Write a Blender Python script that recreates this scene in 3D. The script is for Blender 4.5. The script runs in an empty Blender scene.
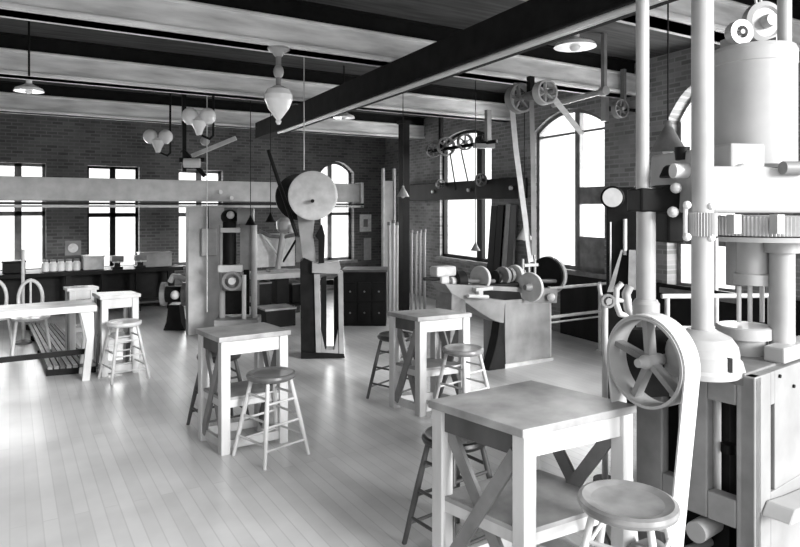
import bpy, bmesh, math, random
from mathutils import Vector, Matrix
random.seed(7)
FPX, HY, EYE = 640.0, 208.0, 1.67
CX, CY = 0.8538, 0.5206
scene = bpy.context.scene
COL = scene.collection

# ---------------------------------------------------------------- survey helpers
def RZ(r, z, h=0.0): return Vector((CX*r + CY*z, -CY*r + CX*z, h))
def PZ(px, py, z): return RZ((px-400)/FPX*z, z, EYE-(py-HY)/FPX*z)
def PH(px, py, h): return PZ(px, py, FPX*(EYE-h)/(py-HY))
def PF(px, py): return PH(px, py, 0.0)
CAMP = Vector((0, 0, EYE))
def onplane(px, py, p0, d):
    """point of the vertical plane (through p0 along d) seen in that direction"""
    n = Vector((-d.y, d.x, 0)).normalized()
    v = PZ(px, py, 1.0) - CAMP
    t = (Vector((p0.x, p0.y, 0)) - Vector((0, 0, 0))).dot(n) / Vector((v.x, v.y, 0)).dot(n)
    return CAMP + v*t
XD, YD, UP = Vector((1, 0, 0)), Vector((0, 1, 0)), Vector((0, 0, 1))

# ---------------------------------------------------------------- materials
def mat(name, v, rough=0.6, amp=0.25, scale=14.0, metal=0.0, stretch=None, bump=0.0, spec=0.5):
    m = bpy.data.materials.new(name); m.use_nodes = True
    nt = m.node_tree; b = nt.nodes['Principled BSDF']
    tc = nt.nodes.new('ShaderNodeTexCoord'); n = nt.nodes.new('ShaderNodeTexNoise')
    mp = nt.nodes.new('ShaderNodeMapping'); r = nt.nodes.new('ShaderNodeValToRGB')
    if stretch: mp.inputs['Scale'].default_value = stretch
    nt.links.new(tc.outputs['Object'], mp.inputs['Vector'])
    nt.links.new(mp.outputs['Vector'], n.inputs['Vector'])
    n.inputs['Scale'].default_value = scale; n.inputs['Detail'].default_value = 5
    a, c = v*(1-amp), min(v*(1+amp), 0.92)
    r.color_ramp.elements[0].position = 0.3; r.color_ramp.elements[1].position = 0.7
    r.color_ramp.elements[0].color = (a, a, a, 1); r.color_ramp.elements[1].color = (c, c, c, 1)
    nt.links.new(n.outputs['Fac'], r.inputs['Fac']); nt.links.new(r.outputs['Color'], b.inputs['Base Color'])
    b.inputs['Roughness'].default_value = rough; b.inputs['Metallic'].default_value = metal
    b.inputs['Specular IOR Level'].default_value = spec
    if bump:
        bp = nt.nodes.new('ShaderNodeBump'); bp.inputs['Strength'].default_value = bump; bp.inputs['Distance'].default_value = 0.01
        nt.links.new(n.outputs['Fac'], bp.inputs['Height']); nt.links.new(bp.outputs['Normal'], b.inputs['Normal'])
    return m
def brick_mat(name, v, mortar, bw=0.16, bh=0.055, axis='x', offset=0.5, rough=0.9, var=0.3, patch=0.45, msize=0.008):
    m = bpy.data.materials.new(name); m.use_nodes = True
    nt = m.node_tree; b = nt.nodes['Principled BSDF']
    tc = nt.nodes.new('ShaderNodeTexCoord'); sp = nt.nodes.new('ShaderNodeSeparateXYZ'); cb = nt.nodes.new('ShaderNodeCombineXYZ')
    nt.links.new(tc.outputs['Object'], sp.inputs[0])
    if axis == 'x': nt.links.new(sp.outputs['X'], cb.inputs['X']); nt.links.new(sp.outputs['Z'], cb.inputs['Y'])
    elif axis == 'y': nt.links.new(sp.outputs['Y'], cb.inputs['X']); nt.links.new(sp.outputs['Z'], cb.inputs['Y'])
    else: nt.links.new(sp.outputs['Y'], cb.inputs['X']); nt.links.new(sp.outputs['X'], cb.inputs['Y'])
    t = nt.nodes.new('ShaderNodeTexBrick'); nt.links.new(cb.outputs[0], t.inputs['Vector'])
    t.inputs['Scale'].default_value = 1.0; t.inputs['Brick Width'].default_value = bw; t.inputs['Row Height'].default_value = bh
    t.inputs['Mortar Size'].default_value = msize; t.offset = offset
    lo, hi = v*(1-var), min(v*(1+var), .9)
    t.inputs['Color1'].default_value = (lo, lo, lo, 1); t.inputs['Color2'].default_value = (hi, hi, hi, 1)
    t.inputs['Mortar'].default_value = (mortar, mortar, mortar, 1)
    n = nt.nodes.new('ShaderNodeTexNoise'); n.inputs['Scale'].default_value = 1.7; n.inputs['Detail'].default_value = 8
    nt.links.new(tc.outputs['Object'], n.inputs['Vector'])
    r = nt.nodes.new('ShaderNodeValToRGB'); r.color_ramp.elements[0].position = .3; r.color_ramp.elements[1].position = .7
    c0 = 1-patch; r.color_ramp.elements[0].color = (c0, c0, c0, 1); r.color_ramp.elements[1].color = (1, 1, 1, 1)
    nt.links.new(n.outputs['Fac'], r.inputs['Fac'])
    mx = nt.nodes.new('ShaderNodeMix'); mx.data_type = 'RGBA'; mx.blend_type = 'MULTIPLY'; mx.inputs[0].default_value = 1
    nt.links.new(t.outputs['Color'], mx.inputs[6]); nt.links.new(r.outputs['Color'], mx.inputs[7])
    nt.links.new(mx.outputs[2], b.inputs['Base Color']); b.inputs['Roughness'].default_value = rough
    return m
def glass_mat():
    m = bpy.data.materials.new('window_glass'); m.use_nodes = True
    nt = m.node_tree; nt.nodes.clear()
    o = nt.nodes.new('ShaderNodeOutputMaterial'); mx = nt.nodes.new('ShaderNodeMixShader')
    t = nt.nodes.new('ShaderNodeBsdfTransparent'); g = nt.nodes.new('ShaderNodeBsdfGlossy'); f = nt.nodes.new('ShaderNodeLayerWeight'); f.inputs['Blend'].default_value = .12
    nz = nt.nodes.new('ShaderNodeTexNoise'); nz.inputs['Scale'].default_value = 3
    rp = nt.nodes.new('ShaderNodeValToRGB'); rp.color_ramp.elements[0].color = (.93, .93, .93, 1); rp.color_ramp.elements[1].color = (.99, .99, .99, 1)
    nt.links.new(nz.outputs['Fac'], rp.inputs['Fac']); nt.links.new(rp.outputs['Color'], t.inputs['Color'])
    g.inputs['Roughness'].default_value = 0.03
    mx.inputs[0].default_value = .05; nt.links.new(t.outputs[0], mx.inputs[1]); nt.links.new(g.outputs[0], mx.inputs[2])
    nt.links.new(mx.outputs[0], o.inputs[0])
    return m
M = {}
M['floor'] = brick_mat('floor_boards', .66, .56, bw=2.6, bh=.075, axis='floor', rough=.30, var=.07, patch=.28, msize=.0035)
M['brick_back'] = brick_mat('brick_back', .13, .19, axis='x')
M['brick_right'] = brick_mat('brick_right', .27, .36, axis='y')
M['plaster'] = mat('plaster', .35, .9, .2, 3)
M['ceiling'] = mat('ceiling_boards', .05, .9, .5, 5, stretch=(.4, 4, 1))  # near-black colour carries the shade under the ceiling
M['beam'] = mat('beam_paint', .72, .6, .3, 4, stretch=(.5, 3, 3))
M['girder'] = mat('dark_girder_paint', .009, .8, .4, 8, spec=.15)
M['wood'] = mat('pale_wood', .55, .45, .2, 6, stretch=(1, 1, .25))
M['top'] = mat('worn_table_top', .27, .4, .35, 7)
M['shelfw'] = mat('grey_shelf_wood', .3, .6, .3, 6)
M['brace'] = mat('brace_wood', .19, .5, .25, 7)
M['seat'] = mat('stool_seat_wood', .22, .3, .3, 9)
M['seatmid'] = mat('brown_stool_seat', .10, .35, .35, 9)
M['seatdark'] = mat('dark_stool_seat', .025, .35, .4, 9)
M['stoolwood'] = mat('stool_leg_wood', .5, .4, .2, 9)
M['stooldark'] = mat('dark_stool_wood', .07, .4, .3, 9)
M['iron'] = mat('black_iron', .006, .5, .5, 10, bump=.2, spec=.16)
M['irong'] = mat('grey_iron', .16, .45, .4, 8, bump=.15)
M['cast'] = mat('cast_iron_grey', .23, .5, .25, 5, bump=.1)
M['pale'] = mat('pale_machine_paint', .36, .35, .12, 5)
M['paledim'] = mat('pale_paint_dimmed', .24, .5, .15, 5)  # same machine paint, darkened to offset direct sun on the front
M['steel'] = mat('bright_steel', .62, .32, .1, 6)
M['plate'] = mat('pale_plate', .50, .5, .15, 12)
M['greybeam'] = mat('grey_painted_iron', .42, .55, .15, 8)
M['board'] = mat('grey_board', .40, .7, .2, 5)
M['darkwood'] = mat('dark_wood', .010, .6, .5, 5, stretch=(1, 1, .3), spec=.12)
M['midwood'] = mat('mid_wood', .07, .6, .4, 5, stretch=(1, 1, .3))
M['paper'] = mat('paper', .85, .8, .2, 20)
M['globe'] = mat('milk_glass', .85, .15, .08, 6)
M['enamel'] = mat('white_enamel', .8, .3, .08, 6)
M['belt'] = mat('leather_belt', .55, .6, .15, 10)
M['glass'] = glass_mat()

# ---------------------------------------------------------------- mesh builder
class MB:
    def __init__(s, o=None): s.v = []; s.f = []; s.sm = []; s.o = Vector(o) if o is not None else Vector((0, 0, 0))
    def add(s, vs, fs, smooth=False):
        k = len(s.v); s.v += [Vector(v) - s.o for v in vs]
        for f in fs: s.f.append([i+k for i in f]); s.sm.append(smooth)
        return s
    def box(s, c, sx, sy, sz, ax=XD, ay=YD, az=UP):
        c = Vector(c); a, b, d = ax.normalized()*sx/2, ay.normalized()*sy/2, az.normalized()*sz/2
        vs = [c+i*a+j*b+k*d for k in (-1, 1) for j in (-1, 1) for i in (-1, 1)]
        return s.add(vs, [(0, 2, 3, 1), (4, 5, 7, 6), (0, 1, 5, 4), (2, 6, 7, 3), (0, 4, 6, 2), (1, 3, 7, 5)])
    def bar(s, p, q, w, d, side=None):
        p, q = Vector(p), Vector(q); t = (q-p); L = t.length; t.normalize()
        side = Vector(side) if side is not None else (UP if abs(t.z) < .9 else XD)
        a = (side - t*side.dot(t)).normalized(); b = t.cross(a)
        return s.box((p+q)/2, w, d, L, a, b, t)
    def prism(s, poly, ext):
        poly = [Vector(p) for p in poly]; n = len(poly); ext = Vector(ext)
        vs = poly + [p+ext for p in poly]
        fs = [tuple(range(n))[::-1], tuple(range(n, 2*n))] + [(i, (i+1) % n, (i+1) % n+n, i+n) for i in range(n)]
        return s.add(vs, fs)
    def lathe(s, c, prof, axis=UP, n=28, cap=True):
        c = Vector(c); t = Vector(axis).normalized(); a = t.orthogonal().normalized(); b = t.cross(a)
        rings = []
        for r, h in prof: rings.append([c+t*h+(a*math.cos(2*math.pi*i/n)+b*math.sin(2*math.pi*i/n))*max(r, 1e-4) for i in range(n)])
        for k in range(len(rings)-1):
            (r0, h0), (r1, h1) = prof[k], prof[k+1]
            s.add(rings[k]+rings[k+1], [(i, (i+1) % n, (i+1) % n+n, i+n) for i in range(n)], True)
        if cap:
            if prof[0][0] > 2e-4: s.add(rings[0], [tuple(range(n))[::-1]])
            if prof[-1][0] > 2e-4: s.add(rings[-1], [tuple(range(n))])
        return s
    def tube(s, p, q, r0, r1=None, n=12):
        p, q = Vector(p), Vector(q); r1 = r0 if r1 is None else r1
        return s.lathe(p, [(r0, 0), (r1, (q-p).length)], q-p, n)
    def path(s, pts, r, n=8):
        for i in range(len(pts)-1):
            s.tube(pts[i], pts[i+1], r, n=n)
            if i: s.ball(pts[i], r*1.02, 8)
        return s
    def ball(s, c, r, n=16, sq=1.0):
        m = max(n//2, 5)
        return s.lathe(c, [(r*math.sin(math.pi*i/m), -r*sq*math.cos(math.pi*i/m)) for i in range(m+1)], UP, n, False)
    def ring(s, c, R, rw, w, axis, n=36):
        """rim: outer radius R, inner R-rw, width w, centred"""
        return s.lathe(c, [(R-rw, -w/2), (R, -w/2), (R, w/2), (R-rw, w/2), (R-rw, -w/2)], axis, n, False)
    def strip(s, pts, w, side, th=.004):
        for i in range(len(pts)-1): s.bar(pts[i], pts[i+1], w, th, side)
        return s
    def build(s, name, m, parent=None, bevel=0.0, kind=None, label=None):
        me = bpy.data.meshes.new(name); me.from_pydata([tuple(v) for v in s.v], [], s.f)
        me.polygons.foreach_set('use_smooth', s.sm)
        bm = bmesh.new(); bm.from_mesh(me)
        bmesh.ops.recalc_face_normals(bm, faces=bm.faces); bm.to_mesh(me); bm.free()
        me.materials.append(M[m] if isinstance(m, str) else m)
        o = bpy.data.objects.new(name, me); COL.objects.link(o)
        if parent is not None: o.parent = parent
        else: o.location = s.o
        if bevel:
            b = o.modifiers.new('edge', 'BEVEL'); b.width = bevel; b.segments = 2; b.limit_method = 'ANGLE'; b.angle_limit = .7
        if kind: o['kind'] = kind
        if label: o['label'] = label
        return o
def tag(o, label, cat, group=None, kind=None):
    o['label'] = label; o['category'] = cat
    if group: o['group'] = group
    if kind: o['kind'] = kind
    return o
def thing(name, loc, label, cat, group=None):
    o = bpy.data.objects.new(name, None); COL.objects.link(o); o.location = loc; o.empty_display_size = .1
    return tag(o, label, cat, group)
def struct_empty(name, loc):
    o = bpy.data.objects.new(name, None); COL.objects.link(o); o.location = loc; o['kind'] = 'structure'; return o

# ---------------------------------------------------------------- the room
BEAMH, CEIL = 2.97, 3.36
MB().box((2.6, 5.2, -.05), 11.6, 18.4, .1).build('floor', 'floor', kind='structure')
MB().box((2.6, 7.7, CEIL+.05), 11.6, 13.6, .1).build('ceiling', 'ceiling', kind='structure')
# right wall
PW = RZ(2.76, 7.36); RD = Vector((.0912, .9958, 0)).normalized(); RN = Vector((RD.y, -RD.x, 0))   # RN points outwards
def rs(px):
    p = onplane(px, 208, PW, RD); return (p-PW).dot(RD)
CORNER = onplane(385, 208, PW, RD); SC = (CORNER-PW).dot(RD); CORNER.z = 0
def wall(name, P0, d, out, s0, s1, h, th, ops, m):
    P0 = Vector((P0.x, P0.y, 0)); root = MB(P0)
    def seg(a, b, z0, z1):
        if b-a > 1e-3 and z1-z0 > 1e-3:
            root.prism([P0+d*a+UP*z0, P0+d*b+UP*z0, P0+d*b+UP*z1, P0+d*a+UP*z1], out*th)
    cur = s0
    for (a, b, sill, spr, rise) in sorted(ops):
        seg(cur, a, 0, h); seg(a, b, 0, sill)
        if rise <= 0: seg(a, b, spr, h)
        else:
            arc = [(a+(b-a)*i/14, spr+rise*(1-(2*i/14-1)**2)) for i in range(15)]
            root.prism([P0+d*x+UP*z for x, z in arc]+[P0+d*b+UP*h, P0+d*a+UP*h], out*th)
        cur = b
    seg(cur, s1, 0, h)
    return root.build(name, m, kind='structure')
def window(name, P0, d, out, op, mull, rail, m='irong', fw=.05, inset=.16, extra=()):
    (a, b, sill, spr, rise) = op
    P0 = Vector((P0.x, P0.y, 0)); org = P0+d*(a+b)/2+UP*sill
    root = struct_empty(name, org)
    f = MB(org); o = out*inset
    def bx(x0, x1, z0, z1, dp=.07): f.prism([P0+d*x0+UP*z0+o, P0+d*x1+UP*z0+o, P0+d*x1+UP*z1+o, P0+d*x0+UP*z1+o], out*dp)
    bx(a, a+fw, sill, spr); bx(b-fw, b, sill, spr); bx(a, b, sill, sill+fw)
    if rise <= 0: bx(a, b, spr-fw, spr)
    else:
        pts = [(a+(b-a)*i/14, spr+rise*(1-(2*i/14-1)**2)) for i in range(15)]
        for (x0, z0), (x1, z1) in zip(pts, pts[1:]):
            f.prism([P0+d*x0+UP*z0+o, P0+d*x1+UP*z1+o, P0+d*x1+UP*(z1-fw)+o, P0+d*x0+UP*(z0-fw)+o], out*.07)
    top = spr+max(rise, 0)*.9
    for fr, w in mull: bx(a+(b-a)*fr-w/2, a+(b-a)*fr+w/2, sill, top)
    for zr, w in rail: bx(a, b, zr-w/2, zr+w/2)
    for f0, f1, za, zb_ in extra: bx(a+(b-a)*f0, a+(b-a)*f1, za, zb_, .05)
    f.build('window_frame', m, root)
    g = MB(org); og = out*(inset+.04)
    if rise <= 0: poly = [(a, sill), (b, sill), (b, spr), (a, spr)]
    else: poly = [(a, sill), (b, sill)]+[(a+(b-a)*i/14, spr+rise*(1-(2*i/14-1)**2)) for i in range(14, -1, -1)]
    g.prism([P0+d*x+UP*z+og for x, z in poly], out*.005)
    g.build('window_pane', 'glass', root)
    s = MB(org); s.prism([P0+d*(a-.06)+UP*sill-out*.05, P0+d*(b+.06)+UP*sill-out*.05, P0+d*(b+.06)+UP*(sill-.06)-out*.05, P0+d*(a-.06)+UP*(sill-.06)-out*.05], out*.06)
    s.build('window_sill', 'irong', root)
    return root
R1 = (rs(491.5), rs(440), .80, 2.80, .18)
R2 = (rs(604.5), rs(534), .86, 2.74, .24)
R3 = (rs(735), rs(667), .80, 2.62, .36)
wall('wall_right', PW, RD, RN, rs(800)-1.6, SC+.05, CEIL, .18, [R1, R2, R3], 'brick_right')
window('window_5', PW, RD, RN, R1, [(.27, .15)], [], 'darkwood', inset=.06)
window('window_6', PW, RD, RN, R2, [(.40, .09)], [(2.66, .03)], 'irong', inset=.06, extra=[(0, .4, 1.72, 1.94), (0, .4, .86, 1.30)])
window('window_7', PW, RD, RN, R3, [(.5, .08)], [(1.95, .06), (1.3, .05)], 'irong')
MB(PW).prism([PW+RD*rs(562)-RN*.03, PW+RD*(rs(800)-1.6)-RN*.03, PW+RD*(rs(800)-1.6)-RN*.03+UP*.84, PW+RD*rs(562)-RN*.03+UP*.84], RN*.03).build('trim_7', 'darkwood', kind='structure')
# back wall
def bs(px): return (onplane(px, 208, CORNER, XD)-CORNER).x
B1 = (bs(-32), bs(46), .64, 2.39, 0); B2 = (bs(87.5), bs(139.5), .64, 2.38, 0)
B3 = (bs(178), bs(223), .64, 2.36, 0); B4 = (bs(321), bs(354), .60, 2.40, .22)
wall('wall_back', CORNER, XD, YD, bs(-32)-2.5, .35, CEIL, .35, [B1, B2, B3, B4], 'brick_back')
window('window_1', CORNER, XD, YD, B1, [(.63, .10)], [(1.58, .07)], 'irong')
window('window_2', CORNER, XD, YD, B2, [(.5, .09)], [(1.55, .07)], 'darkwood', fw=.04)
window('window_3', CORNER, XD, YD, B3, [(.5, .10)], [(1.55, .07)], 'irong')
window('window_4', CORNER, XD, YD, B4, [(.36, .09)], [(1.55, .06)], 'irong')
MB(Vector((-2.8, 5, 0))).box((-2.9, 5.2, CEIL/2), .2, 18.4, CEIL).build('wall_left', 'plaster', kind='structure')  # out-of-view wall, put in to block sky light from the left
# ceiling beams (cased, running across the room), flange at the lower edge
def ybeam(k, y):
    p = (y-4.85)/RD.y; xr = PW.x+RD.x*p
    b = MB((0, y, BEAMH)); x0, x1 = -2.8, xr+.1
    L = x1-x0; xm = (x0+x1)/2
    b.box((xm, y+.15, BEAMH+.125), L, .20, .25); b.box((xm, y+.15, BEAMH+.02), L, .28, .04); b.box((xm, y+.15, BEAMH+.235), L, .24, .03)
    b.build('trim_%d' % k, 'beam', kind='structure', bevel=.012)
    u_ = MB((0, y, BEAMH)); u_.box((xm, y+.15, BEAMH+.33), L, .16, .16).box((xm, y+.15, BEAMH+.40), L, .3, .04)
    u_.build('trim_%d' % (k+20), 'girder', kind='structure')
y0 = PH(0, 5.5, BEAMH).y
ys = [1.15, 2.75, PH(200, 34, BEAMH).y, PH(0, 72.5, BEAMH).y, PH(0, 110, BEAMH).y, PH(0, 134, BEAMH).y]  # first beam is out of view, added to shade the next from sun
for i, y in enumerate(ys): ybeam(i+10, y)
# long dark girder under the beams, with a conduit along its lower edge
G0, G1 = PH(400, 57.6, BEAMH), PH(528, 0, BEAMH); gd = (G0-G1).normalized()
ga, gb = G1-gd*1.0, G1+gd*6.5
sd = Vector((gd.y, -gd.x, 0))
MB(ga).box((ga+gb)/2+sd*.10-UP*.12, .20, (gb-ga).length, .24, sd, gd).box((ga+gb)/2+sd*.10-UP*.235, .21, (gb-ga).length, .02, sd, gd).build('trim_6', 'girder', kind='structure', bevel=.008)
o = tag(MB(ga).tube(ga+sd*.0-UP*.275, gb-gd*1.2+sd*.0-UP*.275, .016).tube(ga+sd*.06-UP*.268, gb-gd*1.2+sd*.06-UP*.268, .010).build('conduit_pipe', 'steel'),
    'thin bright pipe run along the underside of the long dark ceiling girder', 'pipe')

# ---------------------------------------------------------------- worktables
def worktable(label, F, R, FL, B, h=.80, low=True, group='cross-braced worktables', topm='top'):
    c = (F+R+FL+B)/4; c.z = 0
    t = thing('worktable', c, label, 'table', group)
    P = {'F': F, 'R': R, 'L': FL, 'B': B}
    def q(k, ins, z):
        v = Vector((P[k].x, P[k].y, 0)); return v+(c-v).normalized()*ins+UP*z
    cs = [q(k, 0, h-.035) for k in 'FRBL']
    MB(c).prism(cs, UP*.035).build('tabletop', topm, t, bevel=.004)
    ex, ey = (R-F).normalized(), (FL-F).normalized()
    ins = .065; lw = .062
    legc = {k: q(k, ins, 0) for k in 'FRBL'}
    for k in 'FRLB':
        MB(c).prism([legc[k]-ex*lw/2-ey*lw/2, legc[k]+ex*lw/2-ey*lw/2, legc[k]+ex*lw/2+ey*lw/2, legc[k]-ex*lw/2+ey*lw/2], UP*(h-.036)).build('leg', 'wood', t, bevel=.004)
    for a, b in (('F', 'R'), ('L', 'B'), ('F', 'L'), ('R', 'B')):
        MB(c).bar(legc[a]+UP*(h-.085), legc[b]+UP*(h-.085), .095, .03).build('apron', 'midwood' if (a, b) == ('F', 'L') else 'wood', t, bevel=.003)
    for a, b in (('F', 'L'), ('R', 'B')):
        d = (legc[b]-legc[a]).normalized(); n = Vector((d.y, -d.x, 0))*.012
        MB(c).bar(legc[a]+d*.03+UP*.06+n, legc[b]-d*.03+UP*(h-.12)+n, .022, .058, n).build('cross_brace', 'brace', t)
        MB(c).bar(legc[b]-d*.03+UP*.06-n, legc[a]+d*.03+UP*(h-.12)-n, .022, .058, n).build('cross_brace', 'brace', t)
    sh = .36
    MB(c).prism([q(k, ins-.02, sh) for k in 'FRBL'], UP*.02).build('shelf', 'shelfw', t)
    for a, b in (('F', 'R'), ('L', 'B'), ('F', 'L'), ('R', 'B')):
        MB(c).bar(legc[a]+UP*(sh-.025), legc[b]+UP*(sh-.025), .05, .025).build('stretcher', 'wood', t)
    if low:
        for a, b in (('F', 'R'), ('L', 'B'), ('F', 'L'), ('R', 'B')):
            MB(c).bar(legc[a]+UP*.06, legc[b]+UP*.06, .06, .025).build('foot_rail', 'wood', t)
    return t
def corners(f, r, l, b, h=.80): return [PH(*p, h) for p in (f, r, l, b)]
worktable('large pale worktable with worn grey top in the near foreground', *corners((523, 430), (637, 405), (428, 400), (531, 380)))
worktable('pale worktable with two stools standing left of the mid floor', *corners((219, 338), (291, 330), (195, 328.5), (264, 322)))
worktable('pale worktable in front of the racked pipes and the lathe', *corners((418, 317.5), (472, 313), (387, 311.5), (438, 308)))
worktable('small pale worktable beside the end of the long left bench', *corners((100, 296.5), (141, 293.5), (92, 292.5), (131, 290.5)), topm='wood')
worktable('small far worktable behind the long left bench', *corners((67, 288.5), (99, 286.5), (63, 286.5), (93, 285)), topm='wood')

# ---------------------------------------------------------------- stools
def stool(px, py, rot, label, seatm='seat', legm='stoolwood', R=.165, h=.56, spread=1.0):
    p = PH(px, py, h); p.z = 0
    t = thing('stool', p, label, 'stool', 'round wooden stools')
    t.rotation_euler = (0, 0, rot)
    MB().lathe((0, 0, h), [(.001, -.045), (R*.86, -.045), (R*.97, -.034), (R, -.02), (R*.98, -.004), (R*.9, .002), (R*.72, -.008), (.001, -.014)], UP, 36, False).build('seat', seatm, t)
    tops = [Vector((sx*R*.55, sy*R*.55, h-.035)) for sx, sy in ((-1, -1), (1, -1), (1, 1), (-1, 1))]
    feet = [Vector((sx*R*1.08*spread, sy*R*1.08*spread, 0)) for sx, sy in ((-1, -1), (1, -1), (1, 1), (-1, 1))]
    for a, b in zip(feet, tops): MB().tube(a, a.lerp(b, .55), .0125, .0165).tube(a.lerp(b, .55), b, .0165, .013).build('leg', legm, t)
    for lev in (.12, .27, .42):
        for i in range(4):
            k = lev+(.025 if i % 2 else -.01)
            a = feet[i].lerp(tops[i], k/h); b = feet[(i+1) % 4].lerp(tops[(i+1) % 4], k/h)
            MB().tube(a, b, .0085, n=8).build('rung', legm, t)
    return t
stool(271, 372, .28, 'pale stool with darker seat in front of the mid left worktable', 'seatmid', 'wood')
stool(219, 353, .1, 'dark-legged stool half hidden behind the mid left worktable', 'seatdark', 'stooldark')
stool(463, 347.5, .2, 'pale-seated stool to the right of the worktable by the lathe', 'seat', 'stoolwood')
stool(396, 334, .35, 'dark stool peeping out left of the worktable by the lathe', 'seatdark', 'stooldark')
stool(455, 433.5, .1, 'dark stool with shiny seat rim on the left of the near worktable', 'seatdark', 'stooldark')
stool(627.5, 498.5, .45, 'largest pale round stool at the front right beside the big pulley', 'seat', 'wood', R=.186)
stool(124, 321, .2, 'small stool tucked under the worktable at the left bench end', 'stoolwood', 'stoolwood')

# ---------------------------------------------------------------- left bench and floor grating
LB = PH(97, 308, .70); LB.z = 0
t = thing('long_bench', LB, 'long pale bench top running out of the left edge', 'bench')
MB(LB).box(LB+Vector((-1.25, .22, .70)), 2.5, .46, .065).build('bench_top', 'wood', t, bevel=.006)
for dx in (-.09, -2.3):
    for dy in (.05, .38):
        b = LB+Vector((dx, dy, 0))
        MB(LB).prism([b+Vector((-.055, -.03, .668)), b+Vector((.065, -.03, .668)), b+Vector((.07, -.03, .45)), b+Vector((.03, -.03, 0)), b+Vector((-.04, -.03, 0)), b+Vector((-.0, -.03, .4))], YD*.06).build('leg', 'wood', t, bevel=.004)
MB(LB).bar(LB+Vector((-.05, .21, .25)), LB+Vector((-2.3, .21, .25)), .05, .03).build('stretcher', 'darkwood', t)
a, b2, c2, d2 = PF(47, 377), PF(97, 373), PF(57, 331), PF(27, 329)
ctr = (a+b2+c2+d2)/4
t = thing('floor_grating', ctr, 'low dark slatted platform on the floor under the left bench', 'platform')
for i in range(8):
    f0, f1 = (i+.12)/8, (i+.88)/8
    MB(ctr).prism([a.lerp(b2, f0)+UP*.07, a.lerp(b2, f1)+UP*.07, d2.lerp(c2, f1)+UP*.07, d2.lerp(c2, f0)+UP*.07], UP*.03).build('slat', 'brace' if i not in (2, 5, 6) else 'midwood', t)
for f in (.02, .35, .68, .98):
    MB(ctr).bar(a.lerp(d2, f)+UP*.035, b2.lerp(c2, f)+UP*.035, .07, .05).build('bearer', 'darkwood', t)
for (px, py, lab) in ((31, 300, 'pale round-backed chair right of another behind the left bench'), (-6, 302, 'pale round-backed chair at the left edge behind the long bench')):
    z = 7.2; p = PZ(px, 208, z); p.z = 0
    t = thing('chair', p, lab, 'chair', 'round-backed chairs behind the left bench')
    MB(p).lathe(p+UP*.45, [(.001, -.03), (.18, -.03), (.2, 0), (.001, 0)], UP, 24).build('seat', 'stoolwood', t)
    for sx in (-1, 1):
        for sy in (-1, 1): MB(p).tube(p+Vector((sx*.19, sy*.18, 0)), p+Vector((sx*.14, sy*.14, .43)), .016).build('leg', 'stoolwood', t)
    pts = [p+Vector((-.12*math.cos(math.pi*i/12), .17, .63+.21*math.sin(math.pi*i/12))) for i in range(13)]
    pts = [p+Vector((-.11, .16, .43))]+pts+[p+Vector((.11, .16, .43))]
    MB(p).path(pts, .02).build('back_hoop', 'stoolwood', t)
    MB(p).tube(p+Vector((0, .16, .43)), p+Vector((0, .17, .86)), .012).build('back_spindle', 'stoolwood', t)

# ---------------------------------------------------------------- scale beam on its post
q = PZ(205, 191, 8.5)
org = PZ(205, 208, 8.5); org.z = 0
t = thing('scale_beam', org, 'long grey horizontal iron beam carried on a wide grey post', 'beam')
def bpt(px, py): return onplane(px, py, org, XD)
l, r = bpt(-45, 191), bpt(362, 195)
l.x = -2.78
zt, zb = bpt(205, 180.5).z, bpt(205, 201.5).z
MB(org).prism([Vector((l.x, org.y, zb)), Vector((r.x, org.y, zb)), Vector((r.x, org.y, zt)), Vector((l.x, org.y, zt))], YD*.16).build('beam_web', 'greybeam', t, bevel=.006)
MB(org).box(((l.x+r.x)/2, org.y+.06, zb-.03), r.x-l.x, .24, .025).build('lower_rail', 'iron', t)
MB(org).box(((l.x+r.x)/2, org.y+.06, zb-.065), r.x-l.x, .20, .03).build('lower_flange', 'greybeam', t)
e = bpt(361, 196)
MB(org).box((e.x, org.y+.06, (zt+zb)/2-.03), .05, .2, zt-zb+.1).build('end_plate', 'plate', t)
for px, py in ((220, 192), (231, 198)):
    k = bpt(px, py); MB(org).lathe(k-YD*.03, [(.028, 0), (.028, .04)], YD, 14).build('poise', 'steel', t)
pl, pr = bpt(188, 260), bpt(224, 260)
MB(org).box(((pl.x+pr.x)/2, org.y+.06, (zb-.08)/2), pr.x-pl.x, .14, zb-.08).build('post', 'board', t, bevel=.006)
k1, k2 = bpt(205.5, 242), bpt(205.5, 215)
MB(org).box((k1.x+.03, org.y-.05, k1.z), .2, .07, .36).build('switch_box', 'greybeam', t, bevel=.01)
MB(org).tube((k1.x+.02, org.y-.03, k1.z+.18), (k1.x+.02, org.y-.03, zb-.06), .014).build('conduit', 'iron', t)

# ---------------------------------------------------------------- disc machine (tall dark frame with a big pale disc on top)
d = PF(322, 358); z0 = 7.1
org = Vector((d.x, d.y, 0)); Qd = PZ(322, 208, z0)
t = thing('band_saw', org, 'tall dark cast-iron machine with a big pale disc on top', 'machine')
vd = (PZ(312, 208, 1)-CAMP); vd.z = 0; vd.normalize(); rt = Vector((vd.y, -vd.x, 0))
def dp(px, py, dz=0): return PZ(px, py, z0+dz)
MB(org).lathe(dp(312.5, 195.5, -.1), [(.255, 0), (.27, .006), (.27, .045), (.255, .05)], vd+rt*.15, 48).build('upper_disc', 'plate', t)
MB(org).lathe(dp(312.5, 201, -.16), [(.02, -.03), (.02, .04)], vd, 12).build('disc_boss', 'iron', t)
MB(org).lathe(dp(299, 197, .35), [(.27, 0), (.27, .04)], vd-rt*.2, 40).build('rear_wheel', 'iron', t)
MB(org).tube(dp(268, 150, .1), dp(297, 236, .1), .022).build('tension_rod', 'iron', t)
def dpl(name, m, poly, depth, dz=0):
    MB(org).prism([dp(x, y, dz) for x, y in poly], vd*depth).build(name, m, t, bevel=.004)
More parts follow.
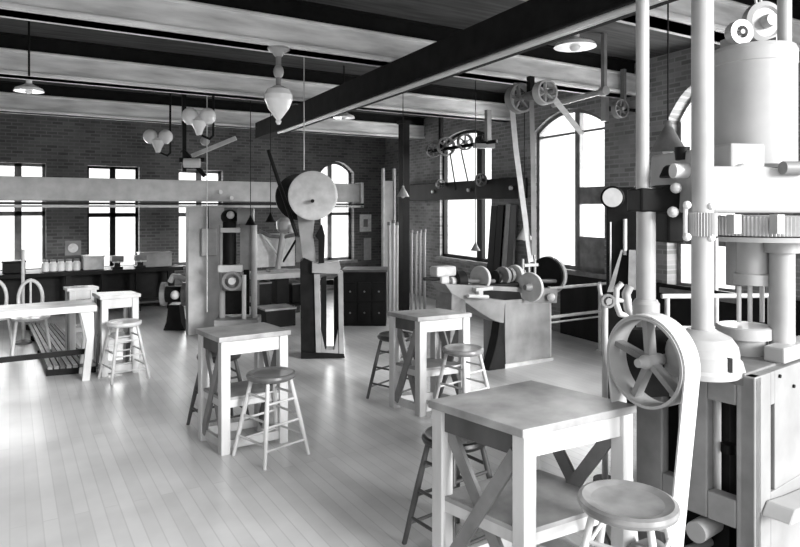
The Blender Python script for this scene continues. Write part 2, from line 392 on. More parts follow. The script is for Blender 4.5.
dpl('arm', 'cast', [(303, 262), (297, 214), (308, 196), (316, 206), (313, 236), (317, 262)], .14, .05)
dpl('drum', 'plate', [(296, 238), (309, 238), (309, 262), (296, 262)], .16, .25)
dpl('guide_post', 'iron', [(318.5, 268), (318.5, 240), (315, 236), (322, 224), (325, 236), (324, 268)], .12)
dpl('frame', 'iron', [(301, 354), (300, 262), (304, 258), (313, 262), (318, 300), (319, 354)], .34)
dpl('work_table', 'cast', [(312, 273), (312, 262), (317, 264), (339, 262), (341, 268), (338, 274)], .30, -.05)
dpl('column', 'cast', [(316, 357), (314, 274), (320, 274), (321, 357)], .25, -.02)
dpl('column', 'cast', [(339, 356), (338, 272), (343, 272), (344, 356)], .25, -.02)
dpl('lower_guard', 'cast', [(321, 357), (321, 330), (325, 350), (334, 350), (338, 330), (339, 356)], .2, -.01)
for (x0, x1) in ((321, 326.5), (334, 339)):
    dpl('slide', 'iron', [(x0, 353), (x0, 278), (x1, 276), (x1, 348), ((x0+x1)/2, 353)], .10, .04)
dpl('base', 'iron', [(301, 359), (301, 352), (344, 354), (345, 358)], .38, -.03)
dpl('cross_tie', 'iron', [(301, 285), (301, 280), (338, 280), (338, 285)], .08, .2)

# ---------------------------------------------------------------- small two-column testing machine beside the post
z0 = 8.2; org = PZ(238, 208, z0); org.z = 0
t = thing('column_press', org, 'small two-column press with dark round head in front of the grey post', 'machine')
def cp(px, py, dz=0): return PZ(px, py, z0+dz)
fz = HY+FPX*EYE/z0
for x in (222, 254): MB(org).tube(cp(x, 326), cp(x, 225), .04, n=14).build('side_column', 'pale', t)
MB(org).ball(cp(229.5, 217), .11, 18, .9).build('head', 'iron', t)
MB(org).ball(cp(230.5, 215, -.09), .05, 14).build('head_cap', 'steel', t)
MB(org).tube(cp(229.5, 272), cp(229.5, 222), .085, n=18).build('cylinder', 'iron', t)
MB(org).lathe(cp(246, 216), [(.1, -.1), (.1, .1)], rt, 18).build('cross_cylinder', 'pale', t)
MB(org).box(cp(231, 230), .24, .2, .06, rt, vd).build('upper_crosshead', 'steel', t, bevel=.01)
MB(org).box(cp(231, 268), .30, .22, .09, rt, vd).build('lower_crosshead', 'steel', t, bevel=.01)
MB(org).box(cp(246, 246, .05), .14, .10, .60, rt, vd).build('guide_plate', 'cast', t)
MB(org).box(cp(236, 290, .1), .34, .06, .62, rt, vd).build('back_plate', 'iron', t)
MB(org).ring(cp(232, 281, -.16), .12, .03, .05, vd, 28).build('hand_wheel', 'cast', t)
MB(org).lathe(cp(232, 281, -.18), [(.045, -.03), (.045, .05)], vd, 16).build('wheel_hub', 'steel', t)
MB(org).box(cp(233, 281, -.05), .26, .12, .24, rt, vd).build('gear_case', 'irong', t, bevel=.02)
MB(org).box(cp(238, 322), .55, .42, .12, rt, vd).build('base', 'cast', t, bevel=.01)
MB(org).box(PZ(238, 208, z0)-UP*(EYE-.06), .6, .46, .12, rt, vd).build('plinth', 'irong', t)
MB(org).tube(cp(244, 322, -.1), cp(244, 275, -.1), .028).build('feed_rod', 'steel', t)

# ---------------------------------------------------------------- bench with a strut apparatus behind the press
z0 = 9.75; org = PZ(280, 208, z0); org.z = 0
t = thing('bench', org, 'grey bench between the small press and the disc machine', 'bench')
def ep(px, py, dz=0): return PZ(px, py, z0+dz)
H = ep(280, 272).z
MB(org).box(org+UP*(H-.04)+YD*.1, .95, .6, .08).build('bench_top', 'board', t, bevel=.005)
for sx in (-.42, .42):
    for sy in (-.14, .34): MB(org).box(org+Vector((sx, sy, (H-.08)/2)), .07, .07, H-.08).build('leg', 'midwood', t)
MB(org).box(org+Vector((0, .1, .2)), .84, .5, .03).build('shelf', 'darkwood', t)
for i, (dx, hh, lab) in enumerate(((-.26, .32, 'black box at the left on the low shelf of the grey bench'), (.02, .42, 'tallest black box on the low shelf of the grey bench'), (.27, .28, 'black box at the right on the low shelf of the grey bench'))):
    bx = org+Vector((dx, .08, .216))
    tt = thing('tool_box', bx, lab, 'box', 'black boxes on the bench shelf')
    MB(bx).box(bx+UP*hh/2, .2, .3, hh).build('body', 'iron', tt, bevel=.008); MB(bx).box(bx+UP*(hh+.012), .21, .31, .022).build('lid', 'irong', tt)
org2 = Vector((org.x, org.y+.1, H))
t = thing('strut_apparatus', org2, 'pale apparatus with V-shaped struts standing on the grey bench', 'apparatus')
MB(org2).box(org2+UP*.02, .3, .2, .04).build('base', 'irong', t)
ctrp = PZ(283, 262, z0+.1)
for x, y in ((262, 234), (296, 240)): MB(org2).tube(PZ(x, y, z0+.1), ctrp, .018).build('strut', 'steel' if x < 280 else 'iron', t)
MB(org2).path([PZ(259, 231, z0+.1), PZ(270, 236, z0+.1), PZ(284, 237, z0+.1), PZ(298, 234, z0+.1)], .03).build('cross_arm', 'irong', t)
MB(org2).tube(org2+UP*.03, PZ(283, 232, z0+.1), .045).build('post', 'pale', t)
MB(org2).lathe(PZ(284, 228, z0+.1), [(.03, -.1), (.11, -.02), (.12, .1), (.05, .16)], UP, 18).build('bowl', 'pale', t)
MB(org2).ball(PZ(292, 229, z0+.05), .07, 14).build('knob', 'steel', t)
MB(org2).box(PZ(276, 250, z0+.3), .62, .03, .52).build('back_board', 'plate', t)
bx = PF(281, 327); bx.z = 0
t = thing('crate', bx, 'black low crate with pale lid on the floor before the grey bench', 'crate')
MB(bx).box(bx+Vector((0, .2, .12)), .44, .4, .24).build('body', 'iron', t, bevel=.006); MB(bx).box(bx+Vector((0, .2, .25)), .46, .42, .025).build('lid', 'shelfw', t)

b = PZ(23, 208, 7.9); b.z = 0
t = thing('wooden_pole', b, 'thin pale upright pole standing behind the left bench', 'pole')
MB(b).tube(b, b+UP*1.16, .02).build('shaft', 'stoolwood', t); MB(b).lathe(b, [(.1, 0), (.1, .02), (.03, .05)], UP, 18).build('foot', 'irong', t)
# ---------------------------------------------------------------- benches along the back wall
WX = onplane(70, 208, CORNER, XD)
by = CORNER.y-.42
def bwx(px): return onplane(px, 208, Vector((0, by-.35, 0)), XD).x
xa, xb = bwx(-25), bwx(183)
org = Vector(((xa+xb)/2, by, 0))
t = thing('wall_bench', org, 'long dark workbench along the back wall below the windows', 'bench')
MB(org).box(org+UP*.66, xb-xa, .75, .06).build('bench_top', 'darkwood', t, bevel=.005)
MB(org).box(org+Vector((0, .2, .32)), xb-xa-.1, .3, .6).build('back_panel', 'iron', t)
n = 6
for i in range(n):
    x = xa+.2+(xb-xa-.4)*i/(n-1); MB(org).box((x, by-.3, .315), .08, .08, .63).build('leg', 'darkwood', t)
MB(org).box(org+Vector((0, -.12, .14)), xb-xa-.2, .5, .03).build('shelf', 'midwood', t)
ti = 0
names = [('jar', 46), ('jar', 54), ('jar', 62), ('jar', 70), ('jar', 78)]
words = ['leftmost', 'second from the left', 'middle one', 'second from the right', 'rightmost']
for (nm, px), wd in zip(names, words):
    b = Vector((bwx(px), by-.12, .69))
    t = thing('jar', b, 'small pale jar on the back bench, %s in the row' % wd, 'jar', 'jars on the back bench')
    MB(b).lathe(b, [(.05, 0), (.055, .02), (.055, .12), (.035, .15)], UP, 16).build('body', 'enamel', t); MB(b).lathe(b+UP*.15, [(.04, 0), (.04, .03)], UP, 14).build('lid', 'cast', t)
for px, w, h_, lab, m in ((95, .3, .2, 'grey box on the back bench left of the second window', 'plate'), (14, .3, .16, 'dark box on the back bench below the leftmost window', 'iron'), (158, .5, .22, 'grey tool chest at the right end of the back bench', 'cast')):
    b = Vector((bwx(px), by-.05, .69))
    t = thing('box', b, lab, 'box', 'boxes on the back bench')
    MB(b).box(b+UP*h_/2, w, .3, h_).build('body', m, t, bevel=.01); MB(b).box(b+UP*(h_+.012), w+.02, .32, .024).build('lid', m, t, bevel=.004)
for px, lab in ((118, 'black bench vise on the back bench under the second window'), (141, 'black bench vise on the back bench beside the grey tool chest')):
    b = Vector((bwx(px), by-.24, .69))
    t = thing('bench_vise', b, lab, 'vise', 'vises on the back bench')
    MB(b).box(b+UP*.02, .16, .14, .04).box(b+UP*.09, .09, .09, .1).build('base', 'iron', t); MB(b).box(b+Vector((0, .05, .17)), .18, .05, .09).box(b+Vector((0, -.06, .17)), .18, .05, .09).build('jaw', 'irong', t)
    MB(b).tube(b+Vector((-.08, -.13, .12)), b+Vector((.08, -.13, .12)), .01).tube(b+Vector((0, -.14, .12)), b+Vector((0, .05, .12)), .016).build('handle', 'steel', t)
# small grinder left of the grey post
z0 = 8.7; org = PZ(174, 208, z0); org.z = 0
t = thing('pedestal_grinder', org, 'black pedestal machine with pale hub just left of the grey post', 'machine')
def gp(px, py, dz=0): return PZ(px, py, z0+dz)
MB(org).prism([gp(163, 330.6), gp(185, 330.6), gp(181, 322), (gp(179, 305)), gp(168, 305), gp(166, 322)], vd*.3).build('pedestal', 'iron', t, bevel=.01)
MB(org).lathe(gp(175, 294), [(.09, -.2), (.11, -.12), (.11, .12), (.09, .2)], rt, 20).build('motor', 'iron', t)
for x in (164, 185): MB(org).lathe(gp(x, 294), [(.16, -.03), (.16, .03)], rt, 26).build('grinding_wheel', 'irong', t)
MB(org).ball(gp(175, 295, -.12), .06, 14).build('hub', 'steel', t)
MB(org).path([gp(170, 282), gp(173, 276), gp(180, 277), gp(186, 280)], .035).build('rest_arm', 'pale', t)
# dark cabinet in the far corner
p1, p2 = PF(343, 326), PF(386, 326); p1.z = p2.z = 0
org = (p1+p2)/2; ad = (p2-p1).normalized(); an = Vector((-ad.y, ad.x, 0)); W = (p2-p1).length
t = thing('low_cabinet', org, 'black low cabinet in the far corner behind the disc machine', 'cabinet')
H = PZ(365, 272, FPX*EYE/118).z
MB(org).box(org+an*.25+UP*H/2, W, .5, H, ad, an).build('body', 'iron', t)
MB(org).box(org+an*.25+UP*(H+.015), W+.04, .54, .03, ad, an).build('cabinet_top', 'midwood', t)
for i in range(3):
    for k, (za, zb2) in enumerate(((.36, .62), (.05, .33))):
        dr = MB(org).box(org+ad*((i-1)*W/3)-an*.008+UP*(za+zb2)/2, W/3-.03, .02, zb2-za, ad, an).build('door', 'darkwood', t)
        MB(org).ball(org+ad*((i-1)*W/3)-an*.03+UP*(za+zb2)/2, .014, 10).build('knob', 'irong', dr)

# ---------------------------------------------------------------- tall pipes racked upright
px_list = [(389, 222), (393.5, 220), (397, 222), (411.5, 230), (416, 231), (420, 230), (424.5, 229)]
words = ['first', 'second', 'third', 'fourth', 'fifth', 'sixth', 'last']
for (px, py), wd in zip(px_list, words):
    z = 9.75+.02*(px-389); b = PZ(px, 208, z); b.z = 0
    t = thing('pipe', b, 'tall pale pipe stood upright in the far corner, %s from the left' % wd, 'pipe', 'upright pipes in the far corner')
    tp = PZ(px, py, z); tp.z = PZ(px, py, z).z
    MB(b).tube(b, tp, .022, n=12).build('tube', 'steel' if px < 400 else 'pale', t); MB(b).lathe(tp-UP*.05, [(.028, 0), (.028, .05)], UP, 12).build('coupling', 'cast', t)
b = PZ(404, 208, 9.5); b.z = 0
t = thing('iron_post', b, 'black iron post rising to the ceiling among the upright pipes', 'post')
MB(b).box(b+UP*1.48, .12, .12, 2.96).build('shaft', 'iron', t); MB(b).box(b+UP*.03, .16, .16, .06).build('foot_plate', 'iron', t); MB(b).box(b+UP*2.94, .16, .16, .05).build('cap_plate', 'iron', t)
b = PZ(388, 208, 10.2); b.z = 0
t = thing('tall_board', b, 'tall grey board with raised rails behind the upright pipes', 'board')
MB(b).box(b+UP*1.05, .2, .05, 2.1).build('panel', 'board', t)
for sx in (-.1, .1): MB(b).box(b+Vector((sx, -.02, 1.15)), .03, .06, 2.3).build('rail', 'plate', t)

# ---------------------------------------------------------------- the right wall's things
def rw(px, py, off=.0): return onplane(px, py, PW-RN*off, RD)
a, b2 = rw(404, 190, .09), rw(523, 177.5, .09)
zt, zb = 2.08, 1.84
org = (a+b2)/2; org.z = (zt+zb)/2
a.z = b2.z = org.z
t = thing('wall_timber', org, 'dark timber bolted along the right wall across the window', 'timber')
MB(org).box(org, .17, (b2-a).length, .30, RN, RD).build('timber', 'darkwood', t, bevel=.006)
for f in (.04, .35, .66, .96):
    k = a.lerp(b2, f); MB(org).lathe(k-RN*.12, [(.03, 0), (.03, .04)], RN, 12).build('bolt', 'steel', t)
def wheel(org, parent, c, R, axis, m='cast', spokes=6, w=.06, name='pulley'):
    p = MB(org).ring(c, R, R*.14, w, axis, 36); p.lathe(c, [(R*.2, -w*.7), (R*.2, w*.7)], axis, 16)
    t_ = Vector(axis).normalized(); u = t_.orthogonal().normalized(); v = t_.cross(u)
    for i in range(spokes):
        an_ = 2*math.pi*i/spokes+.3; dd = u*math.cos(an_)+v*math.sin(an_)
        p.bar(c+dd*R*.1, c+dd*R*.92, R*.13, w*.4, t_.cross(dd))
    return p.build(name, m, parent)
# near line shaft: two big spoked pulleys, hangers, pale shaft
z1 = 6.5
c1, c2 = PZ(519.5, 98.5, z1), PZ(545, 92.5, z1-.37)
ax = RD
org = c1.copy()
t = thing('line_shaft', org, 'overhead line shaft with two big spoked pulleys under the ceiling beam', 'line shaft')
wheel(org, t, c1, .150, RD, 'cast', 5, .1); wheel(org, t, c2, .118, RD, 'plate', 6, .09)
MB(org).tube(c1-(c2-c1)*.25, c2+(c2-c1)*.35, .022).build('shaft', 'irong', t)
for c in (c1.lerp(c2, .45),):
    MB(org).bar(c, Vector((c.x, c.y, BEAMH-.0)), .06, .05).build('hanger', 'iron', t)
    MB(org).lathe(c, [(.05, -.05), (.05, .05)], c2-c1, 14).build('bearing', 'irong', t)
s1, s2 = PZ(604, 91, 6.2), PZ(553, 105, 6.9)
t = thing('shaft_rod', s1, 'pale slanting rod overhead from the pulleys towards the arched window', 'rod')
MB(s1).tube(s1, s2, .028).build('rod', 'pale', t); MB(s1).lathe(s1, [(.045, -.03), (.045, .03)], s2-s1, 14).build('collar', 'pale', t)
MB(s1).bar(s1, Vector((s1.x, s1.y, CEIL)), .04, .04).build('hanger', 'cast', t)
# belts
hd = PZ(531, 268, 6.62)
e0, e1 = PZ(511.5, 92, z1), PZ(527.5, 236, 6.6)
o = MB(e0).strip([PZ(517, 83.5, z1), PZ(512.5, 90, z1), PZ(511.5, 101, z1), PZ(516, 150, z1), e1, PZ(531, 262, 6.6)], .055, rt).build('drive_belt', 'belt')
tag(o, 'long pale belt dropping from the larger spoked pulley to the lathe', 'belt', 'drive belts')
o = MB(e0).strip([PZ(531.5, 100, z1), PZ(533, 160, z1), PZ(534, 255, 6.6)], .05, rt).build('drive_belt', 'cast')
tag(o, 'darker thin belt strand hanging right of the pale belt above the lathe', 'belt', 'drive belts')
e2 = PZ(553, 100, z1-.37)
o = MB(e2).strip([PZ(552, 96, z1-.37), PZ(582, 134, 6.9)], .06, rt).build('drive_belt', 'belt')
tag(o, 'short pale belt slanting down from the smaller pulley to the window', 'belt', 'drive belts')
# far line shaft: group of dark pulleys
z2 = 8.9
org = PZ(462, 143, z2)
t = thing('line_shaft', org, 'farther line shaft with a cluster of dark pulleys above the timber', 'line shaft')
for (px, py, R, m) in ((433, 150, .11, 'irong'), (446, 146.5, .135, 'irong'), (465, 142, .115, 'irong'), (481, 141, .08, 'iron')):
    wheel(org, t, PZ(px, py, z2+(465-px)*.012), R, RD*.97+RN*.1, m, 6, .07)
MB(org).tube(PZ(428, 151.5, z2+.44), PZ(497, 141, z2-.4), .025).build('shaft', 'iron', t)
hp = PZ(488, 142, z2-.28)
MB(org).bar(hp, Vector((hp.x, hp.y, BEAMH+.02)), .07, .06).build('hanger', 'cast', t)
MB(org).box(PZ(484, 146, z2-.25), .28, .1, .06, rt, vd).build('hanger_foot', 'pale', t)
hp = PZ(441, 148, z2+.29); MB(org).bar(hp, Vector((hp.x, hp.y, CEIL)), .05, .05).build('hanger', 'iron', t)
for i, (x0, y0_, x1, y1, lab) in enumerate(((450, 153, 456, 190, 'thin dark belt strand crossing the window pane at left'), (461, 150, 468, 182, 'thin dark belt strand from the middle far pulley to the timber'))):
    o = MB(PZ(x0, y0_, z2)).strip([PZ(x0, y0_, z2), PZ(x1, y1, z2+.6)], .02, rt).build('drive_belt', 'iron'); tag(o, lab, 'belt', 'drive belts')
# wheels on the timber
for px, py, R, lab in ((481, 180, .10, 'small spoked wheel fixed on the dark wall timber at mid window'), (440, 184, .08, 'small spoked wheel fixed at the left on the dark wall timber')):
    c = rw(px, py, .27)
    t = thing('pulley_wheel', c, lab, 'pulley', 'pulleys on the wall timber')
    wheel(c, t, c, R, RD, 'irong', 5, .05, 'wheel'); MB(c).tube(c-RD*.06, c+RD*.06, .018).bar(c+RD*.05, c+RD*.05+RN*.10, .03, .03).build('axle', 'iron', t)
c = rw(620, 109, .34)
t = thing('pulley_wheel', c, 'grey spoked pulley high on the brick beside the machine column', 'pulley')
wheel(c, t, c, .105, RD, 'cast', 6, .07, 'wheel'); MB(c).path([c, c+RN*.3], .02).build('axle', 'iron', t); MB(c).bar(c+RN*.05, c+RN*.05+UP*.45-RD*.0, .04, .05).build('bracket', 'irong', t)
hp = rw(605, 100, .25)
t = thing('shaft_hanger', hp, 'dark hanger bracket between the arched window and grey pulley', 'bracket')
MB(hp).bar(hp-UP*.25, hp+UP*.25, .06, .07).build('upright', 'pale', t); MB(hp).bar(hp-UP*.1, hp-UP*.1+RN*.24, .05, .05).bar(hp+UP*.2, hp+UP*.2+RN*.24, .05, .05).build('arm', 'iron', t)
# boards leaning on the wall right of the window
for i, (x0, x1, y0_, y1, m, lab) in enumerate(((493, 499, 206, 305, 'darkwood', 'dark tall plank leaning on the wall beside the right window, left one'), (499.5, 505.5, 205, 305, 'darkwood', 'dark tall plank leaning on the wall beside the right window, right one'), (508, 512.5, 204, 305, 'cast', 'grey narrow plank left of the lathe belt, left one'), (513, 518.5, 205, 305, 'midwood', 'grey narrow plank left of the lathe belt, right one'))):
    p = rw((x0+x1)/2, y0_, .02); w = (rw(x0, 208)-rw(x1, 208)).length
    base = Vector((p.x, p.y, 0))-RN*.16
    o = MB(base).bar(base+UP*.0, p-RN*.02, w, .03, RD).build('plank', m); tag(o, lab, 'plank', 'planks on the right wall')
# dark instrument cabinet with the round gauge
z3 = 5.3
org = PZ(624, 208, z3); org.z = 0
t = thing('instrument_cabinet', org, 'tall black cabinet with a round pale gauge behind the machine columns', 'cabinet')
def ip(px, py, dz=0): return PZ(px, py, z3+dz)
zt = ip(624, 187).z
wd_ = (ip(641, 208)-ip(607, 208)).length
nd = (PZ(624, 208, 1)-CAMP); nd.z = 0; nd.normalize(); nr = Vector((nd.y, -nd.x, 0))
MB(org).box(org+nd*.12+UP*zt/2, wd_, .2, zt, nr, nd).build('body', 'iron', t, bevel=.01)
MB(org).lathe(ip(612.5, 197.5, -.06), [(.085, 0), (.095, .01), (.095, .06)], nd, 32).build('gauge_rim', 'iron', t)
MB(org).lathe(ip(612.5, 197.5, -.075), [(.078, 0), (.078, .01)], nd, 32).build('gauge_dial', 'plate', t)
MB(org).tube(ip(625, 255), ip(625, 219), .016).build('glass_tube', 'steel', t); MB(org).tube(ip(610.5, 285), ip(610.5, 222), .007).build('thin_pipe', 'steel', t); MB(org).tube(ip(634, 285), ip(634, 186), .006).build('thin_pipe', 'irong', t)
for poly in ([(607, 292), (613, 292), (623, 250), (621, 250)], [(628, 290), (636, 290), (636, 250), (629, 250)]):
    MB(org).prism([ip(x, y, -.05) for x, y in poly], nd*.04).build('lever', 'irong', t)

# ---------------------------------------------------------------- engine lathe
P0 = PF(505, 368); org = P0.copy()
t = thing('engine_lathe', org, 'grey engine lathe with big round faceplates on cabinet legs', 'lathe')
def lp(px, py, dy=0): return onplane(px, py, P0+YD*dy, XD)
MB(org).prism([lp(505, 368), lp(551, 360), lp(550, 303), lp(505, 303)], YD*.36).build('cabinet_leg', 'cast', t, bevel=.008)
MB(org).prism([lp(505, 369.5)-YD*.02, lp(488, 372), lp(494, 352), lp(497.5, 337), lp(499.5, 322), lp(505, 322)], YD*.12).build('end_foot', 'iron', t, bevel=.01)
MB(org).prism([lp(504, 368.5)-YD*.02, lp(552, 361)-YD*.02, lp(552, 357)-YD*.02, lp(504, 364)-YD*.02], YD*.4).build('foot_plinth', 'plate', t)
MB(org).prism([lp(445, 284), lp(558, 289), lp(557, 303), lp(505, 304), lp(504, 324), lp(492, 320), lp(479, 312), lp(466, 303), lp(452, 294)], YD*.26).build('bed', 'cast', t, bevel=.008)
MB(org).prism([lp(449, 376), lp(468, 376), lp(466, 300), lp(452, 292)], YD*.28).build('end_leg', 'irong', t, bevel=.01)
sp = lp(531, 287, .13)
def lw(name, m, px, py, R, w, dy=.13): 
    c = lp(px, py, dy); return MB(org).lathe(c, [(R*.96, -w/2), (R, -w/2+.01), (R, w/2-.01), (R*.96, w/2)], XD*.97+YD*.23, 36).build(name, m, t)
lw('headstock_disc', 'plate', 530.5, 287, .155, .04, -.09)
c = lp(530.5, 287, -.09); MB(org).lathe(c-XD*.08, [(.03, 0), (.045, .05), (.05, .07)], XD, 16).build('disc_hub', 'cast', t)
c = lp(547, 275, .25); MB(org).lathe(c, [(.205, -.02), (.205, .03)], XD*.97+YD*.23, 40).build('rear_wheel', 'iron', t)
MB(org).ring(c+XD*.04, .215, .018, .05, XD*.97+YD*.23, 44).build('wheel_rim', 'steel', t)
lw('face_plate', 'plate', 480.5, 278, .128, .04)
c = lp(458, 281, .13); MB(org).lathe(c, [(.11, -.05), (.11, .05)], XD, 26).build('chuck', 'iron', t)
MB(org).lathe(c-XD*.04, [(.05, -.06), (.05, .02)], XD, 18).build('chuck_jaw', 'steel', t)
for x, y, R, w, m in ((496, 277, .07, .05, 'iron'), (503, 276, .10, .05, 'cast'), (509, 275, .08, .05, 'irong'), (515, 275, .11, .05, 'plate'), (520, 276, .08, .06, 'cast')): lw('cone_pulley', m, x, y, R, w)
MB(org).tube(lp(440, 281, .13), lp(556, 281, .13), .022).build('spindle', 'irong', t)
MB(org).box(lp(499, 288, .13), .55, .2, .12).build('headstock', 'iron', t, bevel=.02)
MB(org).box(lp(478, 288, .05), .22, .22, .035).box(lp(478, 293, .0), .06, .1, .1).build('cross_slide', 'steel', t, bevel=.005)
MB(org).tube(lp(468, 296, -.06), lp(488, 297, -.06), .02).build('slide_handle', 'steel', t)
MB(org).box(lp(443, 271, .13), .24, .14, .1).box(lp(443, 278, .13), .1, .1, .12).build('tailstock', 'plate', t, bevel=.02)
MB(org).tube(lp(424, 279, .13), lp(445, 279, .13), .018).build('tail_spindle', 'iron', t)
for x in (523, 529, 535): MB(org).tube(lp(x, 275, .1), lp(x, 259, .1), .012).build('oil_cup', 'steel', t)
MB(org).box(lp(530, 265, .1), .2, .05, .03).build('cap_bar', 'steel', t)
MB(org).ball(lp(551, 297, -.05), .045, 14).build('knob', 'steel', t)
MB(org).prism([lp(x, y, -.02) for x, y in ((482, 290), (520, 292), (522, 299), (505, 300), (484, 297))], YD*.03).build('bed_way', 'iron', t)
# pipe railing beside the lathe
b = PF(549.5, 359)
t = thing('pipe_railing', b, 'thin pale pipe railing to the right of the lathe', 'railing')
def rp(px, py): return onplane(px, py, b, XD)
for px, ht in ((549.5, .80), (600, .80)):
    f = rp(px, 208); f.z = 0
    MB(b).tube(f, f+UP*ht, .02).build('post', 'plate', t); MB(b).lathe(f, [(.045, 0), (.045, .02)], UP, 14).build('post_foot', 'plate', t)
for zz in (.78, .46, .40):
    f0, f1 = rp(549.5, 208), rp(611, 208); MB(b).tube(Vector((f0.x, f0.y, zz)), Vector((f1.x, f1.y, zz)), .017 if zz != .40 else .01).build('rail', 'plate', t)
# second railing behind the big machine
b = RZ(2.15, 5.15)
t = thing('guard_railing', b, 'pale pipe guard rail behind the big testing machine', 'railing')
rl = RZ(3.05, 5.2)-b
for f in (.0, .45, .95): MB(b).tube(b+rl*f, b+rl*f+UP*.95, .02).build('post', 'plate', t)
for zz in (.96, .7): MB(b).tube(b-rl*.05+UP*zz, b+rl*1.05+UP*zz, .02).build('rail', 'plate', t)
# papers
for o_, lab in ((MB(onplane(73, 248, CORNER, XD)).box(onplane(73, 248, CORNER-YD*.012, XD), .24, .015, .24), 'square pale notice on the brick between the left windows'),):
    pass
c = onplane(73, 248, CORNER-YD*.012, XD)
t = thing('wall_notice', c, 'square pale notice with round emblem on brick between the left windows', 'notice')
MB(c).box(c, .24, .012, .24).build('sheet', 'cast', t); MB(c).lathe(c-YD*.014, [(.075, 0), (.075, .008)], YD, 24).build('emblem', 'paper', t)
c = onplane(365.5, 223, CORNER-YD*.012, XD)
t = thing('wall_notice', c, 'upper pale paper notice on the brick right of the arched back window', 'notice', 'papers by the arched back window')
MB(c).box(c, .27, .012, .36).build('sheet', 'paper', t); MB(c).box(c-YD*.008, .1, .006, .16).build('print_block', 'cast', t)
c = onplane(367.5, 249, CORNER-YD*.012, XD)
t = thing('wall_notice', c, 'lower grey paper notice on the brick beneath the upper one', 'notice', 'papers by the arched back window')
MB(c).box(c, .17, .012, .46).build('sheet', 'plate', t)

# ---------------------------------------------------------------- lamps
def twin_lamp(px, py, z, lab):
    c = PZ(px, py, z); t = thing('twin_globe_lamp', c, lab, 'lamp', 'twin globe lamps')
    for s in (-1, 1): MB(c).ball(c+rt*s*.10+UP*.02, .095, 18, 1.05).build('globe', 'globe', t)
    MB(c).lathe(c-UP*.2, [(.03, 0), (.05, .06), (.10, .16), (.06, .2)], UP, 16).build('collar', 'globe', t)
    MB(c).path([c-UP*.19, c-UP*.24+rt*.12, c-UP*.20+rt*.16, Vector((c.x, c.y, CEIL))+rt*.16], .014).build('stem', 'iron', t)
twin_lamp(199, 118, 7.4, 'nearer pair of round white glass globes under the ceiling at left')
twin_lamp(158, 138, 8.7, 'farther pair of round white glass globes left of the nearer pair')
z = 5.2; c = PZ(278.5, 100, z)
t = thing('globe_lamp', c, 'large pear-shaped milk glass lamp hanging from the ceiling beam', 'lamp')
MB(c).lathe(c, [(.012, -.20), (.025, -.175), (.018, -.16), (.045, -.125), (.085, -.07), (.112, .0), (.113, .04), (.09, .085), (.05, .105), (.035, .115)], UP, 28).build('globe', 'globe', t)
MB(c).tube(c+UP*.11, Vector((c.x, c.y, BEAMH-.03)), .022).build('stem', 'cast', t)
MB(c).ball(c+UP*.23, .042, 16, 1.4).build('stem_knob', 'pale', t)
MB(c).lathe(Vector((c.x, c.y, BEAMH)), [(.03, -.07), (.05, -.04), (.09, -.015), (.09, 0)], UP, 24).build('ceiling_rose', 'pale', t)
def flat_lamp(px, py, z, R, lab, stem=True, m='enamel'):
    c = PZ(px, py, z); t = thing('shade_lamp', c, lab, 'lamp', 'flat enamel shade lamps')
    MB(c).lathe(c, [(R, -.03), (R*.9, -.005), (R*.45, .02), (R*.2, .04), (R*.2, .07)], UP, 28).build('shade', m, t)
    MB(c).ball(c-UP*.02, R*.28, 14).build('bulb', 'globe', t); MB(c).tube(c+UP*.1, Vector((c.x, c.y, CEIL)), .009).build('stem', 'iron', t)
flat_lamp(575, 43, 4.6, .15, 'white shallow lamp shade at upper right below the ceiling')
flat_lamp(344, 115.5, 7.6, .13, 'white shallow lamp shade beyond the pear-shaped hanging lamp')
flat_lamp(29, 88, 5.6, .12, 'white shallow lamp shade at far upper left between beams')
def cone_lamp(px, py, z, R, lab, m='irong', top=CEIL, bulb=True):
    c = PZ(px, py, z); t = thing('pendant_lamp', c, lab, 'lamp', 'cone shade pendant lamps')
    MB(c).lathe(c, [(R, -R*.9), (R*.95, -R*.86), (R*.2, R*.5), (R*.16, R*.8), (R*.1, R*.82)], UP, 24, False).build('lamp_shade', m, t)
    if bulb: MB(c).ball(c-UP*R*.8, R*.3, 12).build('bulb', 'globe', t)
    MB(c).tube(c+UP*R*.75, Vector((c.x, c.y, top)), .005, n=6).build('cord', 'iron', t)
cone_lamp(668, 136, 3.6, .105, 'dark cone lamp hanging between the two tall machine columns')
cone_lamp(403, 191, 8.4, .085, 'pale cone lamp hanging at the left end of the wall timber', 'pale')
cone_lamp(475.5, 246, 7.6, .06, 'small grey cone lamp hanging above the lathe faceplate', 'irong')
cone_lamp(524.5, 232, 6.9, .09, 'pale cone lamp hanging beside the lathe belt', 'plate')
cone_lamp(250.5, 220, 7.9, .07, 'black cone lamp above the small press', 'iron', bulb=False)
cone_lamp(270.5, 217, 8.1, .07, 'black cone lamp left of the disc machine', 'iron', bulb=False)
for px, y0_, y1, z, lab in ((207, 100, 312, 7.8, 'thin pale wire hanging in front of the grey post'), (304, 113, 170, 6.6, 'thin pale wire hanging from the girder over the disc')):
    p, q2 = PZ(px, y0_, z), PZ(px, y1, z); p.z = CEIL
    tag(MB(q2).tube(p, q2, .006, n=6).build('hanging_wire', 'plate'), lab, 'wire', 'hanging wires')
